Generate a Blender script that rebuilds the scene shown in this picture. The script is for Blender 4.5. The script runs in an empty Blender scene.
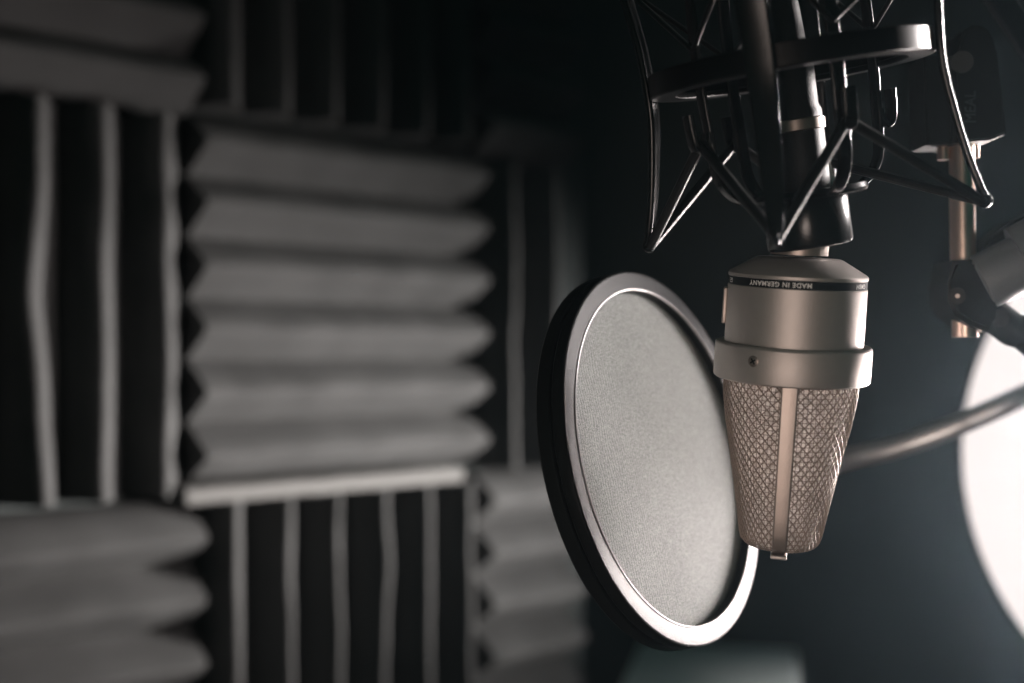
import bpy, bmesh, math, random
from mathutils import Vector, Matrix, noise
random.seed(7)
PI = math.pi
sc = bpy.context.scene
COL = sc.collection

# ------------------------------------------------------------------ camera, world, light, exposure
F = 1200.0            # focal length in pixels for a 1024 px wide frame
CZ = 1.20             # camera height
HOR = 355.0           # image row of the horizon
cam_d = bpy.data.cameras.new('camera')
cam_d.sensor_width = 36.0
cam_d.lens = F / 1024 * 36.0
cam_d.shift_y = (HOR - 341.5) / 1024
cam_d.clip_start = 0.01
cam_d.dof.use_dof = True
cam_d.dof.focus_distance = 0.445
cam_d.dof.aperture_fstop = 4.0
cam_d.dof.aperture_blades = 0
cam = bpy.data.objects.new('camera', cam_d)
COL.objects.link(cam)
cam.location = (0, 0, CZ)
cam.rotation_euler = (PI / 2, 0, 0)
sc.camera = cam

w = bpy.data.worlds.new('world')
w.use_nodes = True
w.node_tree.nodes['Background'].inputs[0].default_value = (0.14, 1.0, 0.78, 1)
w.node_tree.nodes['Background'].inputs[1].default_value = 0.024
sc.world = w

def area(name, loc, target, size, power, color, spread=180):
    d = bpy.data.lights.new(name, 'AREA')
    d.shape = 'DISK'; d.size = size; d.energy = power; d.color = color; d.spread = math.radians(spread)
    o = bpy.data.objects.new(name, d); COL.objects.link(o)
    o.location = loc
    o.rotation_euler = (Vector(target) - Vector(loc)).to_track_quat('-Z', 'Y').to_euler()
    return o
# unseen warm soft light, added low on the left to light the microphone front
area('mic_front_fill', (-0.11, -0.22, 1.00), (0.13, 0.45, 1.135), 0.34, 0.08, (1.0, 0.82, 0.73), 24)
# unseen small light, added high on the right for the shock mount's rims
area('rim_light', (0.64, 0.70, 1.43), (0.10, 0.43, 1.30), 0.10, 0.21, (1.0, 0.92, 0.90), 18)
# unseen light added far on the right to rake along the foam wall
area('foam_rake_fill', (1.45, 1.40, 1.00), (-0.12, 1.12, 1.10), 0.22, 3.4, (1.0, 0.97, 0.94), 22)

sc.view_settings.view_transform = 'Standard'
sc.view_settings.look = 'None'
sc.view_settings.gamma = 1.0
sc.view_settings.exposure = 0.0
sc.view_settings.use_curve_mapping = False

def P(px, py, d):
    return Vector(((px - 512) / F * d, d, CZ - (py - HOR) / F * d))

# ------------------------------------------------------------------ materials
def mat(name, color, rough=0.5, metal=0.0, spec=0.5, bump=0.0, bscale=300.0, var=0.0, vscale=40.0,
        emit=None, trans=0.0, coat=0.0, sheen=0.0):
    m = bpy.data.materials.new(name); m.use_nodes = True
    nt = m.node_tree; b = nt.nodes['Principled BSDF']
    b.inputs['Base Color'].default_value = (*color, 1)
    b.inputs['Roughness'].default_value = rough
    b.inputs['Metallic'].default_value = metal
    b.inputs['Specular IOR Level'].default_value = spec
    b.inputs['Coat Weight'].default_value = coat
    b.inputs['Sheen Weight'].default_value = sheen
    tc = nt.nodes.new('ShaderNodeTexCoord')
    if var > 0:
        n = nt.nodes.new('ShaderNodeTexNoise'); n.inputs['Scale'].default_value = vscale
        n.inputs['Detail'].default_value = 6
        nt.links.new(tc.outputs['Object'], n.inputs['Vector'])
        r = nt.nodes.new('ShaderNodeMapRange')
        r.inputs['To Min'].default_value = 1 - var; r.inputs['To Max'].default_value = 1 + var
        r.inputs['From Min'].default_value = .25; r.inputs['From Max'].default_value = .75
        nt.links.new(n.outputs['Fac'], r.inputs['Value'])
        mx = nt.nodes.new('ShaderNodeVectorMath'); mx.operation = 'SCALE'
        mx.inputs[0].default_value = color
        nt.links.new(r.outputs['Result'], mx.inputs['Scale'])
        nt.links.new(mx.outputs['Vector'], b.inputs['Base Color'])
    if bump > 0:
        n = nt.nodes.new('ShaderNodeTexNoise'); n.inputs['Scale'].default_value = bscale
        n.inputs['Detail'].default_value = 4
        nt.links.new(tc.outputs['Object'], n.inputs['Vector'])
        bp = nt.nodes.new('ShaderNodeBump'); bp.inputs['Strength'].default_value = bump
        bp.inputs['Distance'].default_value = 0.001
        nt.links.new(n.outputs['Fac'], bp.inputs['Height'])
        nt.links.new(bp.outputs['Normal'], b.inputs['Normal'])
    return m

M = {}
M['foam'] = mat('charcoal_foam', (0.058, 0.057, 0.057), 1.0, spec=0.1, bump=0.6, bscale=500, var=0.12, vscale=25)
M['wall'] = mat('dark_wall_paint', (0.05, 0.055, 0.055), 0.95, spec=0.1, bump=0.2, bscale=80)
M['floor'] = mat('dark_carpet', (0.05, 0.05, 0.05), 1.0, spec=0.1, bump=0.8, bscale=400)
M['nickel'] = mat('satin_nickel', (0.50, 0.45, 0.42), 0.46, metal=0.65, bump=0.12, bscale=2500, var=0.03, vscale=300)
M['nickel_dark'] = mat('nickel_strap', (0.44, 0.37, 0.33), 0.42, metal=0.8, bump=0.1, bscale=2000)
M['wire'] = mat('grille_wire', (0.34, 0.275, 0.235), 0.55, metal=0.35)
M['gauze'] = mat('grille_gauze', (0.80, 0.72, 0.66), 0.6, metal=0.1, bump=0.5, bscale=3500, var=0.35, vscale=900)
def gauze_mat():
    m = bpy.data.materials.new('grille_gauze'); m.use_nodes = True
    nt = m.node_tree; nt.nodes.clear(); out = nt.nodes.new('ShaderNodeOutputMaterial')
    tc = nt.nodes.new('ShaderNodeTexCoord'); n = nt.nodes.new('ShaderNodeTexNoise')
    n.inputs['Scale'].default_value = 420; n.inputs['Detail'].default_value = 4
    nt.links.new(tc.outputs['Object'], n.inputs['Vector'])
    r = nt.nodes.new('ShaderNodeValToRGB')
    r.color_ramp.elements[0].position = .3; r.color_ramp.elements[0].color = (.62, .55, .50, 1)
    r.color_ramp.elements[1].position = .65; r.color_ramp.elements[1].color = (1, .95, .9, 1)
    nt.links.new(n.outputs['Fac'], r.inputs['Fac'])
    d = nt.nodes.new('ShaderNodeBsdfDiffuse'); t = nt.nodes.new('ShaderNodeBsdfTranslucent'); p = nt.nodes.new('ShaderNodeBsdfTransparent')
    nt.links.new(r.outputs[0], d.inputs['Color']); nt.links.new(r.outputs[0], t.inputs['Color'])
    a = nt.nodes.new('ShaderNodeMixShader'); a.inputs[0].default_value = .5
    c = nt.nodes.new('ShaderNodeMixShader'); c.inputs[0].default_value = .15
    nt.links.new(d.outputs[0], a.inputs[1]); nt.links.new(t.outputs[0], a.inputs[2])
    nt.links.new(a.outputs[0], c.inputs[1]); nt.links.new(p.outputs[0], c.inputs[2])
    nt.links.new(c.outputs[0], out.inputs['Surface'])
    return m
M['gauze'] = gauze_mat()
M['band'] = mat('black_band', (0.008, 0.009, 0.009), 0.5, spec=0.15)
M['ink'] = mat('pale_lettering', (0.9, 0.88, 0.85), 0.6)
M['steel'] = mat('brushed_steel', (0.82, 0.62, 0.52), 0.30, metal=1.0, bump=0.08, bscale=900)
M['chrome'] = mat('chrome', (0.85, 0.82, 0.8), 0.15, metal=1.0)
M['black'] = mat('black_enamel', (0.006, 0.007, 0.007), 0.22, spec=0.4, bump=0.05, bscale=1500)
M['black_soft'] = mat('black_plastic', (0.014, 0.015, 0.015), 0.5, spec=0.35, bump=0.25, bscale=1800)
M['cord'] = mat('black_elastic', (0.006, 0.006, 0.006), 0.42, spec=0.5, bump=0.3, bscale=1500)
M['screw'] = mat('dark_screw', (0.32, 0.27, 0.24), 0.4, metal=0.8)
M['hoop'] = mat('hoop_plastic', (0.012, 0.0135, 0.014), 0.32, spec=0.08, bump=0.2, bscale=1600)
M['grey_metal'] = mat('grey_paint', (0.16, 0.165, 0.17), 0.5, spec=0.5, bump=0.1, bscale=900)
M['cabinet'] = mat('pale_grey_laminate', (0.78, 0.82, 0.83), 0.5, bump=0.05, bscale=60)
M['emboss'] = mat('embossed_plastic', (0.05, 0.055, 0.055), 0.6, spec=0.4)

def fabric_mat():
    m = bpy.data.materials.new('nylon_mesh'); m.use_nodes = True
    nt = m.node_tree; nt.nodes.clear()
    out = nt.nodes.new('ShaderNodeOutputMaterial')
    tc = nt.nodes.new('ShaderNodeTexCoord')
    dif = nt.nodes.new('ShaderNodeBsdfDiffuse'); tr = nt.nodes.new('ShaderNodeBsdfTranslucent')
    gl = nt.nodes.new('ShaderNodeBsdfGlossy'); gl.inputs['Roughness'].default_value = 0.45
    gl.inputs['Color'].default_value = (.5, .5, .5, 1)
    # fine speckle of the knit
    n = nt.nodes.new('ShaderNodeTexNoise'); n.inputs['Scale'].default_value = 2300; n.inputs['Detail'].default_value = 2
    nt.links.new(tc.outputs['Object'], n.inputs['Vector'])
    # concentric moire of two stretched layers
    wv = nt.nodes.new('ShaderNodeTexWave'); wv.wave_type = 'BANDS'; wv.bands_direction = 'X'
    wv.inputs['Scale'].default_value = 190; wv.inputs['Distortion'].default_value = 9
    wv.inputs['Detail'].default_value = 2; wv.inputs['Detail Scale'].default_value = .25
    nt.links.new(tc.outputs['Object'], wv.inputs['Vector'])
    n2 = nt.nodes.new('ShaderNodeTexNoise'); n2.inputs['Scale'].default_value = 22
    n2.inputs['Detail'].default_value = 5
    nt.links.new(tc.outputs['Object'], n2.inputs['Vector'])
    a = nt.nodes.new('ShaderNodeMath'); a.operation = 'MULTIPLY'; a.inputs[1].default_value = 0.9
    nt.links.new(n.outputs['Fac'], a.inputs[0])
    b = nt.nodes.new('ShaderNodeMath'); b.operation = 'MULTIPLY_ADD'; b.inputs[1].default_value = 0.10
    nt.links.new(wv.outputs['Fac'], b.inputs[0]); nt.links.new(a.outputs[0], b.inputs[2])
    c = nt.nodes.new('ShaderNodeMath'); c.operation = 'MULTIPLY_ADD'; c.inputs[1].default_value = 0.12
    nt.links.new(n2.outputs['Fac'], c.inputs[0]); nt.links.new(b.outputs[0], c.inputs[2])
    r = nt.nodes.new('ShaderNodeValToRGB')
    r.color_ramp.elements[0].position = 0.36; r.color_ramp.elements[0].color = (.09, .105, .1, 1)
    r.color_ramp.elements[1].position = 0.72; r.color_ramp.elements[1].color = (.52, .545, .525, 1)
    nt.links.new(c.outputs[0], r.inputs['Fac'])
    nt.links.new(r.outputs['Color'], dif.inputs['Color']); nt.links.new(r.outputs['Color'], tr.inputs['Color'])
    bp = nt.nodes.new('ShaderNodeBump'); bp.inputs['Strength'].default_value = .5; bp.inputs['Distance'].default_value = .0004
    nt.links.new(c.outputs[0], bp.inputs['Height'])
    for x in (dif, gl): nt.links.new(bp.outputs['Normal'], x.inputs['Normal'])
    m1 = nt.nodes.new('ShaderNodeMixShader'); m1.inputs[0].default_value = 0.25
    nt.links.new(dif.outputs[0], m1.inputs[1]); nt.links.new(tr.outputs[0], m1.inputs[2])
    m2 = nt.nodes.new('ShaderNodeMixShader'); m2.inputs[0].default_value = 0.03
    nt.links.new(m1.outputs[0], m2.inputs[1]); nt.links.new(gl.outputs[0], m2.inputs[2])
    tp = nt.nodes.new('ShaderNodeBsdfTransparent')
    m3 = nt.nodes.new('ShaderNodeMixShader'); m3.inputs[0].default_value = 0.12
    nt.links.new(m2.outputs[0], m3.inputs[1]); nt.links.new(tp.outputs[0], m3.inputs[2])
    nt.links.new(m3.outputs[0], out.inputs['Surface'])
    return m
M['fabric'] = fabric_mat()

LAMP_EDGE, LAMP_CORE = 1.0, 85.0
def lamp_mat():
    # a front diffuser that is far brighter over its bulb than near the rim
    m = bpy.data.materials.new('glowing_diffuser'); m.use_nodes = True
    nt = m.node_tree; nt.nodes.clear()
    out = nt.nodes.new('ShaderNodeOutputMaterial'); em = nt.nodes.new('ShaderNodeEmission')
    em.inputs['Color'].default_value = (0.985, 0.88, 0.855, 1)
    tc = nt.nodes.new('ShaderNodeTexCoord'); ln = nt.nodes.new('ShaderNodeVectorMath'); ln.operation = 'LENGTH'
    nt.links.new(tc.outputs['Object'], ln.inputs[0])
    mr = nt.nodes.new('ShaderNodeMapRange'); mr.interpolation_type = 'SMOOTHSTEP'
    mr.inputs['From Min'].default_value = 0.08; mr.inputs['From Max'].default_value = 0.155
    mr.inputs['To Min'].default_value = LAMP_CORE; mr.inputs['To Max'].default_value = LAMP_EDGE
    nt.links.new(ln.outputs['Value'], mr.inputs['Value']); nt.links.new(mr.outputs['Result'], em.inputs['Strength'])
    nt.links.new(em.outputs[0], out.inputs['Surface'])
    return m
M['lamp'] = lamp_mat()

# ------------------------------------------------------------------ mesh helpers
def obj(name, bm, material, parent=None, smooth=True, matrix=None, angle=0.6):
    me = bpy.data.meshes.new(name)
    bmesh.ops.recalc_face_normals(bm, faces=bm.faces[:])
    bm.to_mesh(me); bm.free()
    me.materials.append(material)
    if smooth:
        me.polygons.foreach_set('use_smooth', [True] * len(me.polygons))
        try: me.set_sharp_from_angle(angle=angle)
        except Exception: pass
    o = bpy.data.objects.new(name, me); COL.objects.link(o)
    if parent is not None: o.parent = parent
    if matrix is not None: o.matrix_local = matrix
    return o

def empty(name, loc=(0, 0, 0), matrix=None):
    o = bpy.data.objects.new(name, None); COL.objects.link(o)
    o.empty_display_size = 0.02
    if matrix is not None: o.matrix_world = matrix
    else: o.location = loc
    return o

def tag(o, label=None, cat=None, group=None, kind=None):
    if label: o['label'] = label
    if cat: o['category'] = cat
    if group: o['group'] = group
    if kind: o['kind'] = kind
    return o

def tube(bm, pts, r, seg=12, cap=True, radii=None, flat=None, up=None):
    """sweep a circle (or an ellipse r x flat) along pts"""
    pts = [Vector(p) for p in pts]
    rings = []
    n = len(pts)
    t0 = (pts[1] - pts[0]).normalized()
    ref = Vector(up) if up is not None else (Vector((0, 0, 1)) if abs(t0.z) < .9 else Vector((1, 0, 0)))
    nrm = (ref - t0 * ref.dot(t0)).normalized()
    for i, p in enumerate(pts):
        t = (pts[min(i + 1, n - 1)] - pts[max(i - 1, 0)]).normalized()
        nrm = (nrm - t * nrm.dot(t)).normalized()
        b = t.cross(nrm)
        rr = radii[i] if radii else r
        fl = flat if flat is not None else rr
        ring = [bm.verts.new(p + nrm * (math.cos(2 * PI * k / seg) * rr) + b * (math.sin(2 * PI * k / seg) * fl)) for k in range(seg)]
        rings.append(ring)
    for a, b in zip(rings, rings[1:]):
        for k in range(seg):
            bm.faces.new((a[k], a[(k + 1) % seg], b[(k + 1) % seg], b[k]))
    if cap:
        bm.faces.new(rings[0][::-1]); bm.faces.new(rings[-1])
    return bm

def strap(bm, pts, widths, thick, side):
    """flat bar: pts centre line, side(i)->unit vector along its width"""
    pts = [Vector(p) for p in pts]; n = len(pts); rings = []
    for i, p in enumerate(pts):
        t = (pts[min(i + 1, n - 1)] - pts[max(i - 1, 0)]).normalized()
        s = Vector(side(i)) if callable(side) else Vector(side)
        s = (s - t * s.dot(t)).normalized(); nn = t.cross(s).normalized()
        wd = widths[i] / 2 if hasattr(widths, '__len__') else widths / 2
        th = thick / 2; c = min(th * .85, wd * .6); NP = 20
        prof = []
        for cx, cy, a0 in ((wd - c, -th + c, -PI / 2), (wd - c, th - c, 0), (-wd + c, th - c, PI / 2), (-wd + c, -th + c, PI)):
            prof += [(cx + c * math.cos(a0 + q_ * PI / 8), cy + c * math.sin(a0 + q_ * PI / 8)) for q_ in range(5)]
        rings.append([bm.verts.new(p + s * a + nn * b) for a, b in prof])
    for a, b in zip(rings, rings[1:]):
        for k in range(20):
            bm.faces.new((a[k], a[(k + 1) % 20], b[(k + 1) % 20], b[k]))
    bm.faces.new(rings[0][::-1]); bm.faces.new(rings[-1])

def smoothpts(ctrl, n=8):
    """Catmull-Rom through control points"""
    c = [Vector(p) for p in ctrl]; c = [2 * c[0] - c[1]] + c + [2 * c[-1] - c[-2]]
    out = []
    for i in range(1, len(c) - 2):
        p0, p1, p2, p3 = c[i - 1:i + 3]
        for k in range(n):
            t = k / n
            out.append(.5 * ((2 * p1) + (p2 - p0) * t + (2 * p0 - 5 * p1 + 4 * p2 - p3) * t * t + (3 * p1 - p0 - 3 * p2 + p3) * t ** 3))
    out.append(c[-2])
    return out

def lathe(bm, prof, seg=96, closed=False, caps=True):
    """revolve (r, z) profile round local z"""
    rings = []
    for r, z in prof:
        if r < 1e-6:
            rings.append([bm.verts.new((0, 0, z))])
        else:
            rings.append([bm.verts.new((r * math.cos(2 * PI * k / seg), r * math.sin(2 * PI * k / seg), z)) for k in range(seg)])
    pairs = list(zip(rings, rings[1:])) + ([(rings[-1], rings[0])] if closed else [])
    for a, b in pairs:
        for k in range(seg):
            k2 = (k + 1) % seg
            if len(a) == 1 and len(b) == 1: continue
            if len(a) == 1: bm.faces.new((a[0], b[k2], b[k]))
            elif len(b) == 1: bm.faces.new((a[k], a[k2], b[0]))
            else: bm.faces.new((a[k], a[k2], b[k2], b[k]))
    return bm

def box(bm, x0, x1, y0, y1, z0, z1, bev=0.0, mtx=None):
    vs = [bm.verts.new((x, y, z)) for x in (x0, x1) for y in (y0, y1) for z in (z0, z1)]
    fs = [(0, 1, 3, 2), (4, 6, 7, 5), (0, 4, 5, 1), (2, 3, 7, 6), (0, 2, 6, 4), (1, 5, 7, 3)]
    faces = [bm.faces.new([vs[i] for i in f]) for f in fs]
    if mtx is not None:
        for v in vs: v.co = mtx @ v.co
    if bev > 0:
        es = list({e for f in faces for e in f.edges})
        bmesh.ops.bevel(bm, geom=es, offset=bev, segments=3, profile=.5, affect='EDGES')

def prism(bm, outline, y0, y1, bev=0.0, mtx=None):
    """extrude an (x,z) outline from y0 to y1"""
    a = [bm.verts.new((x, y0, z)) for x, z in outline]; b = [bm.verts.new((x, y1, z)) for x, z in outline]
    f = [bm.faces.new(a), bm.faces.new(b[::-1])]
    n = len(a)
    for k in range(n): bm.faces.new((a[k], b[k], b[(k + 1) % n], a[(k + 1) % n]))
    if mtx is not None:
        for v in a + b: v.co = mtx @ v.co
    if bev > 0:
        bmesh.ops.bevel(bm, geom=list({e for q in f for e in q.edges}), offset=bev, segments=2, affect='EDGES')

def frame(origin, zaxis, yhint=(0, 1, 0)):
    z = Vector(zaxis).normalized(); y = Vector(yhint); y = (y - z * y.dot(z)).normalized(); x = y.cross(z)
    m = Matrix((x, y, z)).transposed().to_4x4(); m.translation = Vector(origin)
    return m

def NEW(): return bmesh.new()

# ------------------------------------------------------------------ the setting
WO = Vector((-0.254, 1.0, CZ))                       # on the plane of the foam tips
TH = math.radians(49.0)
WD = Vector((math.sin(TH), math.cos(TH), 0))         # along the wall, away from the camera
WN = Vector((math.cos(TH), -math.sin(TH), 0))        # out of the wall
DEP, BASE = 0.037, 0.012
def W(s, t, z):                                      # s along wall, t out of tip plane, z relative to eye height
    return WO + WD * (s * .968) + WN * t + Vector((0, 0, z))

bm = NEW()
back = -(DEP + BASE)
q = [W(-1.2, back, 0), W(0.50, back, 0), W(0.50, back - 0.1, 0), W(-1.2, back - 0.1, 0)]
lo = [bm.verts.new((v.x, v.y, 0)) for v in q]; hi = [bm.verts.new((v.x, v.y, 2.5)) for v in q]
bm.faces.new(lo); bm.faces.new(hi)
for k in range(4): bm.faces.new((lo[k], lo[(k + 1) % 4], hi[(k + 1) % 4], hi[k]))
tag(obj('wall_left', bm, M['wall'], smooth=False), kind='structure')
corner = W(0.50, back, 0)
bm = NEW(); box(bm, corner.x - .02, 2.4, 1.50, 1.6, 0, 2.5)
tag(obj('wall_back', bm, M['wall'], smooth=False), kind='structure')
bm = NEW(); box(bm, -1.4, 2.4, -2.2, 1.6, -0.1, 0)
tag(obj('floor', bm, M['floor'], smooth=False), kind='structure')

# ------------------------------------------------------------------ acoustic foam
def foam(s0, s1, z0, z1, ridges, vertical, label, seed, bends=None, full=True):
    """one moulded wedge panel; ridge positions are along z (horizontal wedges) or s (vertical wedges)"""
    a0, a1 = (s0, s1) if vertical else (z0, z1)       # across the wedges
    l0, l1 = (z0, z1) if vertical else (s0, s1)       # along the wedges
    prof = []                                         # (across, depth)
    tip = 0.0033
    vals = [a0]
    for i, r in enumerate(ridges):
        nxt = (r + ridges[i + 1]) / 2 if i + 1 < len(ridges) else a1
        vals.append(nxt)
    for i, r in enumerate(ridges):
        v0 = vals[i]
        prof += [(v0, -DEP, 'v'), (v0 + (r - tip - v0) * .5, -DEP * .5 - .001, 'm'), (r - tip, -.0015, 't'), (r, 0, 't'), (r + tip, -.0015, 't'),
                 (r + tip + (vals[i + 1] - r - tip) * .5, -DEP * .5 - .001, 'm')]
    prof.append((a1, -DEP, 'v'))
    bm = NEW(); rows = []
    n = 28
    for j in range(n + 1):
        l = l0 + (l1 - l0) * j / n
        row = []
        for k, (a, d, kind) in enumerate(prof):
            amp = {'t': .0022, 'm': .0012, 'v': .0006}[kind]
            nx = noise.noise(Vector((a * 12 + seed * 7.3, l * 9, seed)))
            nd = noise.noise(Vector((a * 30 + seed, l * 22, seed + 5)))
            aa = a + nx * amp * 1.3
            if bends and kind != 'v':
                for (ra, amt, lc, lw) in bends:
                    if abs(a - ra) < .02: aa += amt * math.exp(-((l - lc) / lw) ** 2)
            dd = d + nd * amp * 1.1
            if k in (0, len(prof) - 1): aa = a
            p = W(aa, dd, l) if vertical else W(l, dd, aa)
            row.append(bm.verts.new(p))
        rows.append(row)
    bk = []
    for j in (0, n):
        l = l0 + (l1 - l0) * j / n
        bk.append([bm.verts.new(W(a, back + .0002, l) if vertical else W(l, back + .0002, a)) for a, d, kd in prof])
    for j in range(n):
        for k in range(len(prof) - 1):
            bm.faces.new((rows[j][k], rows[j][k + 1], rows[j + 1][k + 1], rows[j + 1][k]))
    for row, b in ((rows[0], bk[0]), (rows[-1], bk[1])):
        for k in range(len(prof) - 1): bm.faces.new((row[k], row[k + 1], b[k + 1], b[k]))
    for k in range(len(prof) - 1): bm.faces.new((bk[0][k], bk[0][k + 1], bk[1][k + 1], bk[1][k]))
    bm.faces.new([rows[j][0] for j in range(n + 1)] + [bk[1][0], bk[0][0]])
    bm.faces.new([rows[j][-1] for j in range(n + 1)] + [bk[1][-1], bk[0][-1]])
    o = obj('acoustic_foam', bm, M['foam'], smooth=True, angle=1.2)
    tag(o, label, 'acoustic foam', 'wedge foam panels on the wall')
    return o
PT = 0.0528
def rid(start, n, step=PT): return [start + step * i for i in range(n)]
HV = 0.317
foam(0.0, HV, -.110, .207, rid(-.110 + PT / 2, 6), False, 'large well lit grey foam panel with horizontal wedges in the middle of the wall', 1)
foam(-.327, -.010, -.116, .198, rid(-.327 + .0264, 6), True, 'black foam panel with three pale vertical ridges at the left edge', 2,
     bends=[(-.142, -.006, .05, .05), (-.142, .005, -.11, .05), (-.0364, .003, .02, .07)])
foam(-.319, -.002, .203, .520, rid(.203 + PT / 2, 6), False, 'dim foam panel with two horizontal wedges in the top left corner', 3)
foam(-.317, 0.0, -.442, -.1245, rid(-.442 + .0264, 6), False, 'grey foam panel with horizontal wedges in the bottom left corner', 4)
foam(0.003, .320, -.442, -.1245, rid(.003 + .0264, 6), True, 'foam panel with vertical ridges under the large well lit panel', 5,
     bends=[(.1878, .004, -.19, .05)])
foam(0.0, .317, .213, .530, rid(.0264, 6), True, 'almost black foam panel with vertical wedges above the large well lit panel', 6)
foam(.327, .452, -.116, .198, rid(.327 + .0264, 2, .06), True, 'narrow dark foam panel with vertical wedges left of the pop filter', 7)
foam(.325, .460, -.437, -.120, rid(-.437 + .0264, 6), False, 'narrow foam panel with horizontal wedges behind the lower rim of the pop filter', 8)
foam(.325, .460, .207, .524, rid(.207 + .0264, 6), False, 'narrow dim foam panel with horizontal wedges at top centre of the wall', 9)
# strip of foam between the rows
bm = NEW()
pts = [(0.0, 0), (HV - .01, 0)]
v = []
for s in [-.020 + (.300) * i / 20 for i in range(21)]:
    jit = noise.noise(Vector((s * 40, 0, 3))) * .0012
    v.append([bm.verts.new(W(s, t, z + jit)) for t, z in ((.001, -.1105), (.003, -.113), (.003, -.1215), (.001, -.1238), (back + .0004, -.1238), (back + .0004, -.1105))])
for a, b in zip(v, v[1:]):
    for k in range(6): bm.faces.new((a[k], a[(k + 1) % 6], b[(k + 1) % 6], b[k]))
bm.faces.new(v[0]); bm.faces.new(v[-1])
M['strip'] = mat('pale_foam_edge', (0.13, 0.125, 0.122), 0.9, spec=.1, bump=.4, bscale=400)
tag(obj('foam_strip', bm, M['strip'], angle=1.0), 'thin pale strip under the large well lit foam panel', 'foam strip')

# ------------------------------------------------------------------ low cabinet in the background
cb = empty('low_cabinet', (.225, 1.34, 0)); cb.rotation_euler.z = -.215
tag(cb, 'low pale grey cabinet at the bottom edge behind the pop filter', 'cabinet')
topz = CZ - (655 - HOR) / F * 1.40
def cpart(name, x0, x1, y0, y1, z0, z1, m, bev=.003, parent=cb):
    b = NEW(); box(b, x0 - .2225, x1 - .2225, y0 - 1.34, y1 - 1.34, z0, z1, bev); return obj(name, b, m, parent, angle=.5)
cpart('body', .137, .308, 1.225, 1.44, .04, topz - .02, M['cabinet'])
cpart('top', .13, .315, 1.21, 1.45, topz - .02, topz, M['cabinet'])
cpart('door', .141, .304, 1.212, 1.225, .06, topz - .04, M['cabinet'])
cpart('plinth', .15, .30, 1.24, 1.44, 0, .04, M['black_soft'])

# ------------------------------------------------------------------ microphone
MO = P(792, 359.5, .45)
MX = frame(MO, (0.040, -0.12, 1.0)) @ Matrix.Rotation(-.23, 4, 'Z') @ Matrix.Diagonal((.955, .955, .945, 1))
mic = empty('condenser_microphone', matrix=MX)
tag(mic, 'satin nickel condenser microphone hanging upside down with mesh grille', 'microphone')
mm = .001
def L(name, prof, m, parent=mic, seg=128, **k):
    b = NEW(); lathe(b, [(r * mm, z * mm) for r, z in prof], seg); return obj(name, b, m, parent, **k)
body = L('body', [(0, 40.3), (15.8, 40.3), (16.5, 40.0), (17.2, 39.7), (26.0, 34.5), (26.6, 33.7), (26.6, 32.6), (26.2, 32.3), (26.2, 29.3), (26.6, 29.0), (26.6, 4), (0, 4)], M['nickel'])
L('band', [(26.2, 32.4), (26.35, 32.3), (26.35, 29.3), (26.2, 29.2)], M['band'])
L('collar', [(26.0, 6.6), (29.4, 6.6), (30.0, 6.0), (30.1, 5.6), (30.1, -6.6), (30.0, -7.1), (29.4, -7.6), (25.0, -7.6), (25, 6.6)], M['nickel'])
L('neck', [(0, 46), (11.0, 46), (11.0, 41.5), (0, 41.5)], M['nickel_dark'])
# lettering on the band, upside down like the microphone
def band_text(txt, phi, size, parent, R=26.42 * mm, z=30.85 * mm, m=M['ink'], sx=1.0):
    cu = bpy.data.curves.new('lettering', 'FONT'); cu.body = txt; cu.size = size
    cu.align_x = 'CENTER'; cu.align_y = 'CENTER'; cu.space_character = 1.12; cu.resolution_u = 3; cu.offset = .00006
    tmp = bpy.data.objects.new('tmp', cu); COL.objects.link(tmp)
    dg = bpy.context.evaluated_depsgraph_get()
    me = bpy.data.meshes.new_from_object(tmp.evaluated_get(dg))
    bpy.data.objects.remove(tmp)
    for v in me.vertices:
        a = phi - v.co.x * sx / R
        v.co = Vector((R * math.sin(a), -R * math.cos(a), z - v.co.y))
    me.materials.clear(); me.materials.append(m)
    o = bpy.data.objects.new('lettering', me); COL.objects.link(o); o.parent = parent
    return o
band_text('MADE IN GERMANY', -.255, 2.5 * mm, mic)
band_text('GMBH', 1.10, 2.5 * mm, mic)
band_text('GE', -1.22, 2.5 * mm, mic)
# collar screw
phi = math.asin((755 - 792.5) / 80)
sm_ = Matrix.Rotation(phi, 4, 'Z') @ Matrix.Translation((0, -30.05 * mm, 1.3 * mm)) @ Matrix.Rotation(PI / 2, 4, 'X')
b = NEW(); lathe(b, [(0, .25 * mm), (1.9 * mm, .25 * mm), (2.15 * mm, .1 * mm), (2.2 * mm, -.5 * mm), (0, -.5 * mm)], 32)
screw = obj('screw', b, M['screw'], mic, matrix=sm_)
b = NEW()
for a in (.6, .6 + PI / 2):
    box(b, -1.25 * mm, 1.25 * mm, -.28 * mm, .28 * mm, .1 * mm, .3 * mm, mtx=Matrix.Rotation(a, 4, 'Z'))
obj('screw_slot', b, M['band'], screw, smooth=False)
# small plate on the left flank
b = NEW(); box(b, -28.0 * mm, -26.2 * mm, -3.5 * mm, 3.5 * mm, 13 * mm, 27.5 * mm, .5 * mm)
obj('badge', b, M['nickel_dark'], mic)
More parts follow.
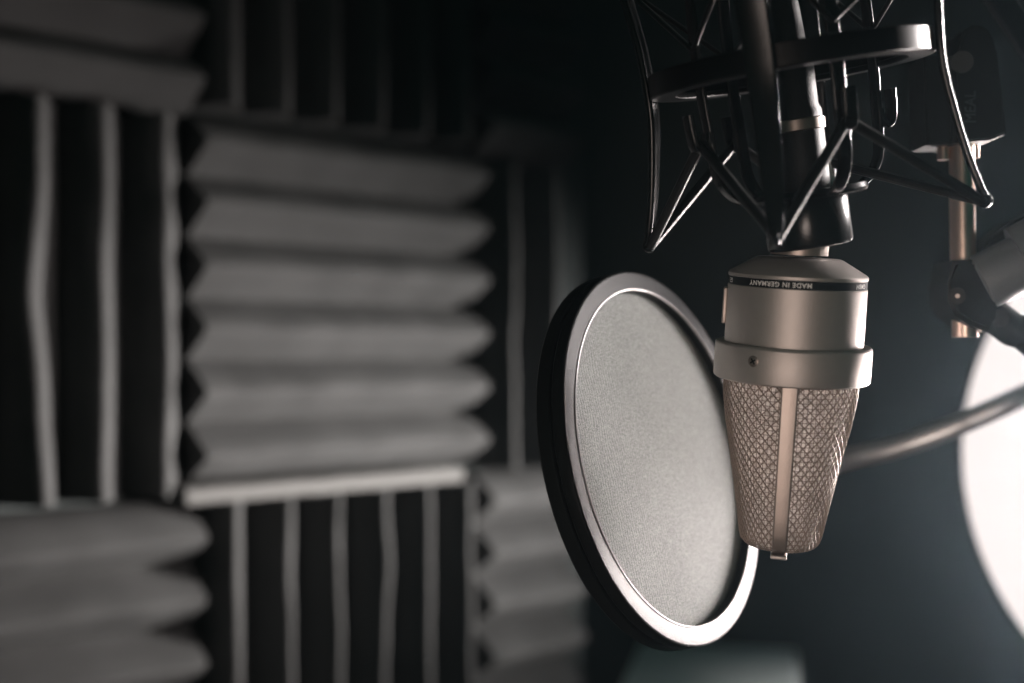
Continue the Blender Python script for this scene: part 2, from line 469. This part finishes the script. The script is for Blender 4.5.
# grille shape: half widths (a across the view, b along it) against height
GR = [(-7, 26.0, 26.0), (-14, 25.6, 26.0), (-24, 24.2, 25.9), (-35, 21.9, 25.6), (-48, 19.4, 25.0), (-58, 17.5, 24.2), (-65, 16.4, 23.2), (-68.5, 15.6, 22.0), (-70.6, 13.8, 20), (-71.4, 10.5, 17.0)]
def gr(z):
    if z >= GR[0][0]: return GR[0][1:]
    for (z0, a0, b0), (z1, a1, b1) in zip(GR, GR[1:]):
        if z >= z1:
            t = (z - z0) / (z1 - z0); return a0 + (a1 - a0) * t, b0 + (b1 - b0) * t
    return GR[-1][1:]
def gp(phi, z, off):
    a, b_ = gr(z)
    k = max(0, min(1, (-z - 7) / 50)); e = 1.0 - .28 * k          # squarer in plan towards the end
    c, s = math.cos(phi), math.sin(phi)
    return Vector(((a + off) * math.copysign(abs(c) ** e, c) * mm, (b_ + off) * math.copysign(abs(s) ** e, s) * mm, z * mm))
zs = [-7 - i * (64.4 / 46) for i in range(47)]
zs[-1] = -71.4
b = NEW(); rings = [[b.verts.new(gp(2 * PI * k / 96, z, -2.0)) for k in range(96)] for z in zs]
for r0, r1 in zip(rings, rings[1:]):
    for k in range(96): b.faces.new((r0[k], r0[(k + 1) % 96], r1[(k + 1) % 96], r1[k]))
b.faces.new(rings[-1]); b.faces.new(rings[0])
grille = empty('grille'); grille.parent = mic; grille.scale = (1, 1, 1.035)
obj('inner_gauze', b, M['gauze'], grille)
b = NEW()
for k in range(92):
    ph = 2 * PI * k / 92
    tube(b, [gp(ph, z, -1.15) for z in zs[::2]], .115 * mm, 4, cap=False)
for j in range(36):
    z = -8 - j * (63.0 / 35)
    tube(b, [gp(2 * PI * k / 72, z, -.95) for k in range(73)], .115 * mm, 4, cap=False)
for i in range(-11, 12):
    y = i * 1.45; hw = 9 * math.sqrt(max(0.02, 1 - (y / 17.5) ** 2))
    tube(b, [((-hw) * mm, y * mm, -71.4 * mm), (hw * mm, y * mm, -71.4 * mm)], .2 * mm, 4)
for i in range(-6, 7):
    x = i * 1.4; hw = 16.5 * math.sqrt(max(0.02, 1 - (x / 9.5) ** 2))
    tube(b, [(x * mm, -hw * mm, -71.5 * mm), (x * mm, hw * mm, -71.5 * mm)], .2 * mm, 4)
obj('fine_mesh', b, M['wire'], grille)
b = NEW()
NW = 42
for d in (1, -1):
    for k in range(NW):
        ph = 2 * PI * k / NW
        tube(b, [gp(ph + d * (z + 7) / -64.4 * 2 * PI * .40, z, -.1 + .12 * d) for z in zs], .25 * mm, 5, cap=False)
obj('coarse_mesh', b, M['wire'], grille)
# strap that runs down one side, under the end and up the other
path = []
for z in zs[::2]: path.append(gp(-PI / 2, z, .3))
end = [Vector((0, -14 * mm, -72.4 * mm)), Vector((0, -7 * mm, -72.6 * mm)), Vector((0, 0, -72.6 * mm))]
half = path[:-1] + end
full = half + [Vector((p.x, -p.y, p.z)) for p in reversed(half[:-1])]
b = NEW(); strap(b, full, [6.4 * mm - .9 * mm * min(i, len(full) - 1 - i) / len(half) for i in range(len(full))], 1.6 * mm, (1, 0, 0))
obj('strap', b, M['nickel_dark'], grille)
b = NEW(); box(b, -3.1 * mm, 3.1 * mm, -19.0 * mm, -12 * mm, -74.0 * mm, -72.4 * mm, .5 * mm)
obj('strap_clip', b, M['nickel'], grille)

# ------------------------------------------------------------------ elastic shock mount
SO = P(789, 74, .435)
SX = frame(SO, (-0.155, -0.12, 1.0)) @ Matrix.Rotation(-.21, 4, 'Z')
mount = empty('shock_mount', matrix=SX)
tag(mount, 'black shock mount cage with elastic cords holding the microphone', 'shock mount')
def az(deg, r, z): a = math.radians(deg); return Vector((r * math.cos(a) * mm, r * math.sin(a) * mm, z * mm))
b = NEW(); lathe(b, [(r_ * mm, z_ * mm) for r_, z_ in [(41.5, -1.4), (49.9, -1.4), (50.5, -.9), (50.5, 6.6), (50.1, 7.0), (48.9, 7.0), (48.5, 6.6), (48.5, .9), (41.5, .9), (41.1, .5), (41.1, -1.0)]], 128, closed=True)
obj('ring', b, mat('ring_enamel', (.006, .007, .007), .34, spec=.15, bump=.05, bscale=1500), mount)
ARM = [258, 348, 168, 78]
ARMR = [(44, 57.5), (36, 56.0), (20, 53.5), (5, 52.4), (-8, 52.4), (-22, 54.2), (-38, 57.0), (-49, 59.8), (-53.5, 61.2)]
ends = {}
for A in ARM:
    th = math.radians(A); tang = Vector((-math.sin(th), math.cos(th), 0))
    pts = smoothpts([az(A, r, z) for z, r in ARMR], 4)
    wd = [(10.5 - 6.0 * max(0, min(1, (i / (len(pts) - 1) - .42) / .58))) * mm for i in range(len(pts))]
    b = NEW(); strap(b, pts, wd, 2.8 * mm, tang)
    arm = obj('arm', b, M['black'], mount)
    # hooked tip that holds the cord
    b = NEW(); tube(b, smoothpts([az(A, 61.2, -52), az(A, 62.6, -55), az(A, 60.6, -56.5), az(A, 59, -54)], 4), 1.2 * mm, 8)
    obj('hook', b, M['black'], arm)
    ends[A] = az(A, 60.3, -55)
# inner cage of bent straps
CAGE = [292, 33, 123, 213]
CR = 37.5
hooks = {}
b = NEW(); lathe(b, [(13 * mm, -45.6 * mm), (21 * mm, -45.6 * mm), (22.5 * mm, -45 * mm), (23 * mm, -43.8 * mm), (22.5 * mm, -42.2 * mm), (13 * mm, -42.2 * mm)], 96, closed=True)
obj('clamp_plate', b, M['black'], mount)
b = NEW(); lathe(b, [(0, -45.5 * mm), (15.2 * mm, -45.5 * mm), (15.4 * mm, -46 * mm), (15.6 * mm, -61.5 * mm), (15.2 * mm, -62.6 * mm), (14.6 * mm, -63 * mm), (0, -63 * mm)], 96)
nut = obj('swivel_nut', b, M['black'], mount)
for A in CAGE:
    th = math.radians(A); tang = Vector((-math.sin(th), math.cos(th), 0))
    pts = smoothpts([az(A, 20, -44), az(A, 26, -43.2), az(A, 31, -40), az(A, 34.6, -35), az(A, 36.2, -28), az(A, 36.8, -16), az(A, CR, -3), az(A, CR, 20), az(A, CR - 1, 34)], 5)
    b = NEW(); strap(b, pts, 5.2 * mm, 1.9 * mm, tang)
    st = obj('cage_strap', b, M['black'], mount)
    b = NEW()
    hp = [az(A, CR - .3, -17), az(A, CR + .8, -21.4), az(A, CR + 3.2, -23), az(A, CR + 5.4, -21), az(A, CR + 6.2, -16), az(A, CR + 6.6, -10)]
    strap(b, smoothpts(hp, 5), 5.4 * mm, 2.4 * mm, tang)
    obj('hook', b, M['black'], st)
    hooks[A] = az(A, CR + 3.0, -20.6)
hooks[33] = az(55, 21.5, -34)
b = NEW(); tube(b, [az(55, 20.5, -42.5), az(55, 20.5, -28)], 1.1 * mm, 10); tube(b, [az(55, 20.5, -28.4), az(55, 20.5, -26)], 2.2 * mm, 12)
obj('lug', b, M['chrome'], mount)
def cord(p, q, r=1.35, name='elastic_cord'):
    b = NEW(); d = q - p; n = 14
    pts = [p + d * (i / n) for i in range(n + 1)]
    tube(b, pts, r * mm, 10); return obj(name, b, M['cord'], mount)
for A, H in ((258, 213), (258, 292), (348, 292), (348, 33), (168, 213), (168, 123), (78, 33), (78, 123)):
    cord(ends[A], hooks[H], 1.9)
# upper cords of the cage, partly in the frame
for A, H in ((258, 213), (258, 292), (348, 292), (168, 213), (168, 123), (78, 123), (78, 33), (348, 33)):
    up0 = az(A, 57, 43); up1 = az(H, CR + 1, 12)
    cord(up0, up1, 1.0)
# connector and cable inside the cage
b = NEW(); lathe(b, [(0, -42 * mm), (9.6 * mm, -42 * mm), (9.9 * mm, -41 * mm), (9.9 * mm, -14 * mm), (9.0 * mm, -12 * mm), (9.0 * mm, 6 * mm), (7.4 * mm, 9 * mm), (6 * mm, 30 * mm), (0, 30 * mm)], 64)
plug = empty('microphone_cable', matrix=SX.copy()); tag(plug, 'black microphone cable with plug inside the shock mount cage', 'cable')
obj('plug', b, M['black_soft'], plug)
b = NEW(); lathe(b, [(9.9 * mm, -21 * mm), (10.6 * mm, -20.6 * mm), (10.6 * mm, -17 * mm), (9.9 * mm, -16.6 * mm)], 64)
obj('plug_collar', b, M['screw'], plug)
b = NEW(); tube(b, smoothpts([Vector((0, 0, 29 * mm)), Vector((0, 2 * mm, 60 * mm)), Vector((20 * mm, 10 * mm, 95 * mm)), Vector((90 * mm, 25 * mm, 110 * mm)), Vector((180 * mm, 35 * mm, 90 * mm))], 10), 3.1 * mm, 14)
obj('cord', b, M['cord'], plug)

# ------------------------------------------------------------------ microphone stand on the right
DS = .492
stand = empty('microphone_stand', P(962, 150, DS) * 1); stand.location = (.33, .49, 0)
tag(stand, 'microphone stand with steel rod, black clamp and grey knob at right', 'microphone stand')
SI = Matrix.Translation(-Vector(stand.location))
def spart(name, bm, m, parent=stand, **k):
    bm.transform(SI); return obj(name, bm, m, parent, **k)
b = NEW(); tube(b, [P(961.5, 118, DS), P(962.5, 230, DS), P(965, 337, DS)], 5.1 * mm, 32)
spart('steel_rod', b, M['steel'])
# swivel bracket with a rounded top lobe
def PX(px, py, d=DS): v = P(px, py, d); return (v.x, v.z)
out = [PX(944, 148)] + [PX(946, 70), PX(948, 50), PX(953, 38), PX(961, 33), PX(970, 33), PX(977, 37), PX(982, 46), PX(985, 60), PX(989, 95), PX(995, 139), PX(980, 145)]
b = NEW(); prism(b, out, DS - .012, DS + .012, .0008)
bracket = spart('swivel_bracket', b, M['black_soft'])
b = NEW(); prism(b, [PX(917, 60), PX(946, 60), PX(946, 147), PX(920, 148)], DS - .008, DS + .012, .0008)
spart('bracket_arm', b, M['black_soft'])
b = NEW(); tube(b, [P(962, 62, DS - .012), P(962, 62, DS - .0133)], 4.4 * mm, 32); spart('pivot_cap', b, M['emboss'])
for (px, py, r) in ((943.5, 153, 2.4), (975.5, 151, 1.6)):
    b = NEW(); tube(b, [P(px, py - 12, DS), P(px, py + 7, DS)], r * mm, 20); spart('stop_pin', b, M['steel'])
# raised mark on the bracket, reading upward
cu = bpy.data.curves.new('mark', 'FONT'); cu.body = 'MEAL'; cu.size = .0062; cu.extrude = .0002; cu.align_x = 'CENTER'; cu.align_y = 'CENTER'
tmp = bpy.data.objects.new('tmp', cu); COL.objects.link(tmp)
me = bpy.data.meshes.new_from_object(tmp.evaluated_get(bpy.context.evaluated_depsgraph_get())); bpy.data.objects.remove(tmp)
c0 = P(971, 107, DS - .0122)
for v in me.vertices:
    x, y, z = v.co; v.co = Vector((c0.x - y - stand.location.x, c0.y - z - stand.location.y, c0.z + x * .85))
me.materials.clear(); me.materials.append(M['emboss'])
o = bpy.data.objects.new('embossed_mark', me); COL.objects.link(o); o.parent = bracket
# clamp
out = [PX(944, 262), PX(976, 261), PX(985, 280), PX(990, 300), PX(984, 320), PX(979, 333), PX(961, 326), PX(946, 316), PX(940, 303), PX(940, 285)]
b = NEW(); prism(b, out, DS - .011, DS + .014, .002); clamp = spart('clamp', b, M['black_soft'])
b = NEW(); tube(b, [P(957, 296, DS - .0105), P(957, 296, DS - .0125)], 3.4 * mm, 24); bo = spart('clamp_boss', b, M['black_soft'])
b = NEW(); tube(b, [P(957.5, 296, DS - .0124), P(957.5, 296, DS - .0130)], .9 * mm, 20); b.transform(SI); obj('clamp_bolt', b, M['screw'], bo)
# large grey knob
b = NEW()
k0, k1 = P(981, 283, DS - .004), P(1052, 248, DS - .012)
tube(b, [k0, k0 + (k1 - k0) * .03, k0 + (k1 - k0) * .97, k1], 11 * mm, 40, radii=[10.6 * mm, 11.6 * mm, 11.6 * mm, 11 * mm])
knob = spart('knob', b, M['grey_metal'])
b = NEW(); k2 = P(1022, 262, DS - .009); dk = (k1 - k0).normalized(); tube(b, [k2, k2 + dk * .016], 15.4 * mm, 40, radii=[15 * mm, 15.4 * mm]); obj('knob_flange', (b.transform(SI), b)[1], M['grey_metal'], knob)
out = [PX(968, 263, DS + .01), PX(984, 240, DS + .01), PX(1000, 226, DS + .01), PX(1030, 212, DS + .01), PX(1045, 225, DS + .01), PX(1040, 260, DS + .01), PX(990, 285, DS + .01)]
b = NEW(); prism(b, out, DS + .004, DS + .018, .001); spart('clamp_plate', b, M['black_soft'])
# boom arm that leaves the frame and runs to the stand pole
b = NEW(); j0, j1 = P(980, 305, DS + .003), Vector((.33, .49, 1.085))
tube(b, smoothpts([j0, P(1010, 328, DS + .003), P(1060, 366, DS + .002), j1], 8), 6.9 * mm, 28, radii=None)
spart('boom_arm', b, M['black_soft'])
b = NEW(); tube(b, [P(1000, 318, DS - .006), P(1000, 318, DS - .0095)], 3.6 * mm, 24); spart('arm_bolt', b, M['black_soft'])
b = NEW(); tube(b, [(.33, .49, .06), (.33, .49, 1.42)], 11 * mm, 24); spart('pole', b, M['black'])
for k in range(3):
    a = PI / 2 + k * 2 * PI / 3 + .4
    b = NEW(); tube(b, [(.33, .49, .16), (.33 + .28 * math.cos(a), .49 + .28 * math.sin(a), .012)], 8 * mm, 14); spart('leg', b, M['black'])
# second tube crossing the top right corner, fixed to the pole
b = NEW(); tube(b, [P(968, -46, .56), P(1062, 92, .54), Vector((.33, .49, 1.20))], 6.2 * mm, 24)
spart('brace_tube', b, M['black'])

# ------------------------------------------------------------------ pop filter
PC = P(665, 455, .49)
PN = Vector((.795, -.56, .235)).normalized()
PXM = frame(PC, PN, (0, 0, 1))
pop = empty('pop_filter', matrix=PXM)
tag(pop, 'round pop filter with grey nylon mesh in a black hoop', 'pop filter')
R0 = 77.0
b = NEW()
# front hoop
lathe(b, [(r * mm, z * mm) for r, z in [(68.6, -1.5), (68.6, 2.4), (69.0, 3.0), (69.4, 3.2), (69.8, 3.22), (72.5, 3.22), (75.9, 3.22), (76.2, 3.2), (76.8, 2.9), (77, 2.3), (77, -1.6), (76.5, -2.2), (68.9, -2.2)]], 192, closed=True)
fh = obj('front_hoop', b, M['hoop'], pop)
b = NEW(); lathe(b, [((69.2 + .42 * math.cos(a_ * PI / 5)) * mm, (3.15 + .42 * math.sin(a_ * PI / 5)) * mm) for a_ in range(10)], 192, closed=True)
obj('bevel_glint', b, mat('pale_glint', (.25, .24, .24), .3, spec=.8), fh)  # pale ring added to imitate the highlight along the hoop's inner bevel
b = NEW()
lathe(b, [(r * mm, z * mm) for r, z in [(68.8, -2.6), (76.2, -2.6), (77.2, -3.1), (77.4, -4.2), (77.4, -8.2), (76.9, -8.9), (75.6, -9.2), (70, -9.2), (68.8, -8.4)]], 192, closed=True)
obj('rear_hoop', b, M['hoop'], pop)
for nm, zz in (('front_mesh', -1.2), ('rear_mesh', -7.2)):
    b = NEW()
    lathe(b, [(0, zz * mm), (20 * mm, zz * mm), (45 * mm, zz * mm), (69.5 * mm, (zz + .0) * mm), (69.5 * mm, (zz - .25) * mm), (0, (zz - .25) * mm)], 128)
    obj(nm, b, M['fabric'], pop)
PI_ = PXM.inverted()
b = NEW(); box(b, -.006, .006, -.004, .010, -.009, .003, .0015, mtx=Matrix.Translation(P(750, 469, .560))); b.transform(PI_); obj('hoop_clamp', b, M['black_soft'], pop)
# gooseneck: ribbed flexible metal tube
gpts = smoothpts([P(750, 470, .560), P(795, 474, .563), P(848, 459, .570), P(900, 446, .585), P(960, 424, .61), P(1030, 392, .63), P(1110, 348, .60), P(1200, 290, .53), Vector((.322, .487, 1.235))], 40)
acc = [0]
for a, c in zip(gpts, gpts[1:]): acc.append(acc[-1] + (c - a).length)
n = int(acc[-1] / .00065); rs = []; pp = []
j = 0
for i in range(n):
    s = acc[-1] * i / (n - 1)
    while j < len(acc) - 2 and acc[j + 1] < s: j += 1
    t = (s - acc[j]) / max(1e-9, acc[j + 1] - acc[j])
    pp.append(gpts[j].lerp(gpts[j + 1], min(1, t)))
    rs.append((4.7 + .95 * math.cos(i * 2 * PI / 4)) * mm)
b = NEW(); tube(b, pp, 5 * mm, 16, radii=rs); b.transform(PI_)
obj('gooseneck', b, M['grey_gn'] if 'grey_gn' in M else mat('gunmetal', (.42, .42, .42), .35, metal=.8), pop)
b = NEW(); box(b, .318, .342, .476, .504, 1.222, 1.25, .002); b.transform(PI_); obj('gooseneck_clamp', b, M['black_soft'], pop)

# ------------------------------------------------------------------ round studio lamp
LD = .76; RL = .208
LC = P(1307, 466, LD)

LN = Vector((-.5, -.86, 0)).normalized()
LM = frame(LC, LN, (0, 0, 1))
lamp = empty('studio_lamp', matrix=LM)
tag(lamp, 'large round glowing white studio lamp at the right edge', 'lamp')
b = NEW(); lathe(b, [(0, .022), (.08, .020), (.13, .014), (.17, .007), (.19, .002), (RL, -.004), (RL, -.008), (0, -.008)], 128)
obj('diffuser', b, M['lamp'], lamp)
b = NEW(); lathe(b, [(RL + .0005, -.002), (RL + .004, -.004), (RL + .002, -.02), (.16, -.07), (.08, -.11), (0, -.12), (0, -.115), (.07, -.105), (.15, -.065), (RL - .004, -.02), (RL - .001, -.0085)], 128)
obj('housing', b, M['black_soft'], lamp)
LI = LM.inverted()
b = NEW(); base = LC - LN * .12; tube(b, [base, Vector((base.x + .02, base.y + .03, base.z - .1)), Vector((base.x + .02, base.y + .03, .05))], .013, 20); b.transform(LI)
obj('pole', b, M['black'], lamp)
for k in range(3):
    a = k * 2 * PI / 3 + .3
    b = NEW(); tube(b, [(base.x + .02, base.y + .03, .2), (base.x + .02 + .25 * math.cos(a), base.y + .03 + .25 * math.sin(a), .012)], .01, 12); b.transform(LI)
    obj('leg', b, M['black'], lamp)

# ------------------------------------------------------------------ scattering volume added to stand in for the lamp's veiling glare
hz = bpy.data.materials.new('glare_veil'); hz.use_nodes = True
nt = hz.node_tree; nt.nodes.clear()
ou = nt.nodes.new('ShaderNodeOutputMaterial'); vs = nt.nodes.new('ShaderNodeVolumeScatter')
vs.inputs['Color'].default_value = (.62, .85, 1.0, 1)
vs.inputs['Density'].default_value = 0.029
vs.inputs['Anisotropy'].default_value = 0.9
nt.links.new(vs.outputs[0], ou.inputs['Volume'])
b = NEW(); box(b, -1.2, 2.2, -1.6, 1.49, 0.02, 2.4)
tag(obj('glare_veil', b, hz, smooth=False), 'thin bluish veil added across the booth, standing in for lamp glare', 'glare_veil', kind='stuff')
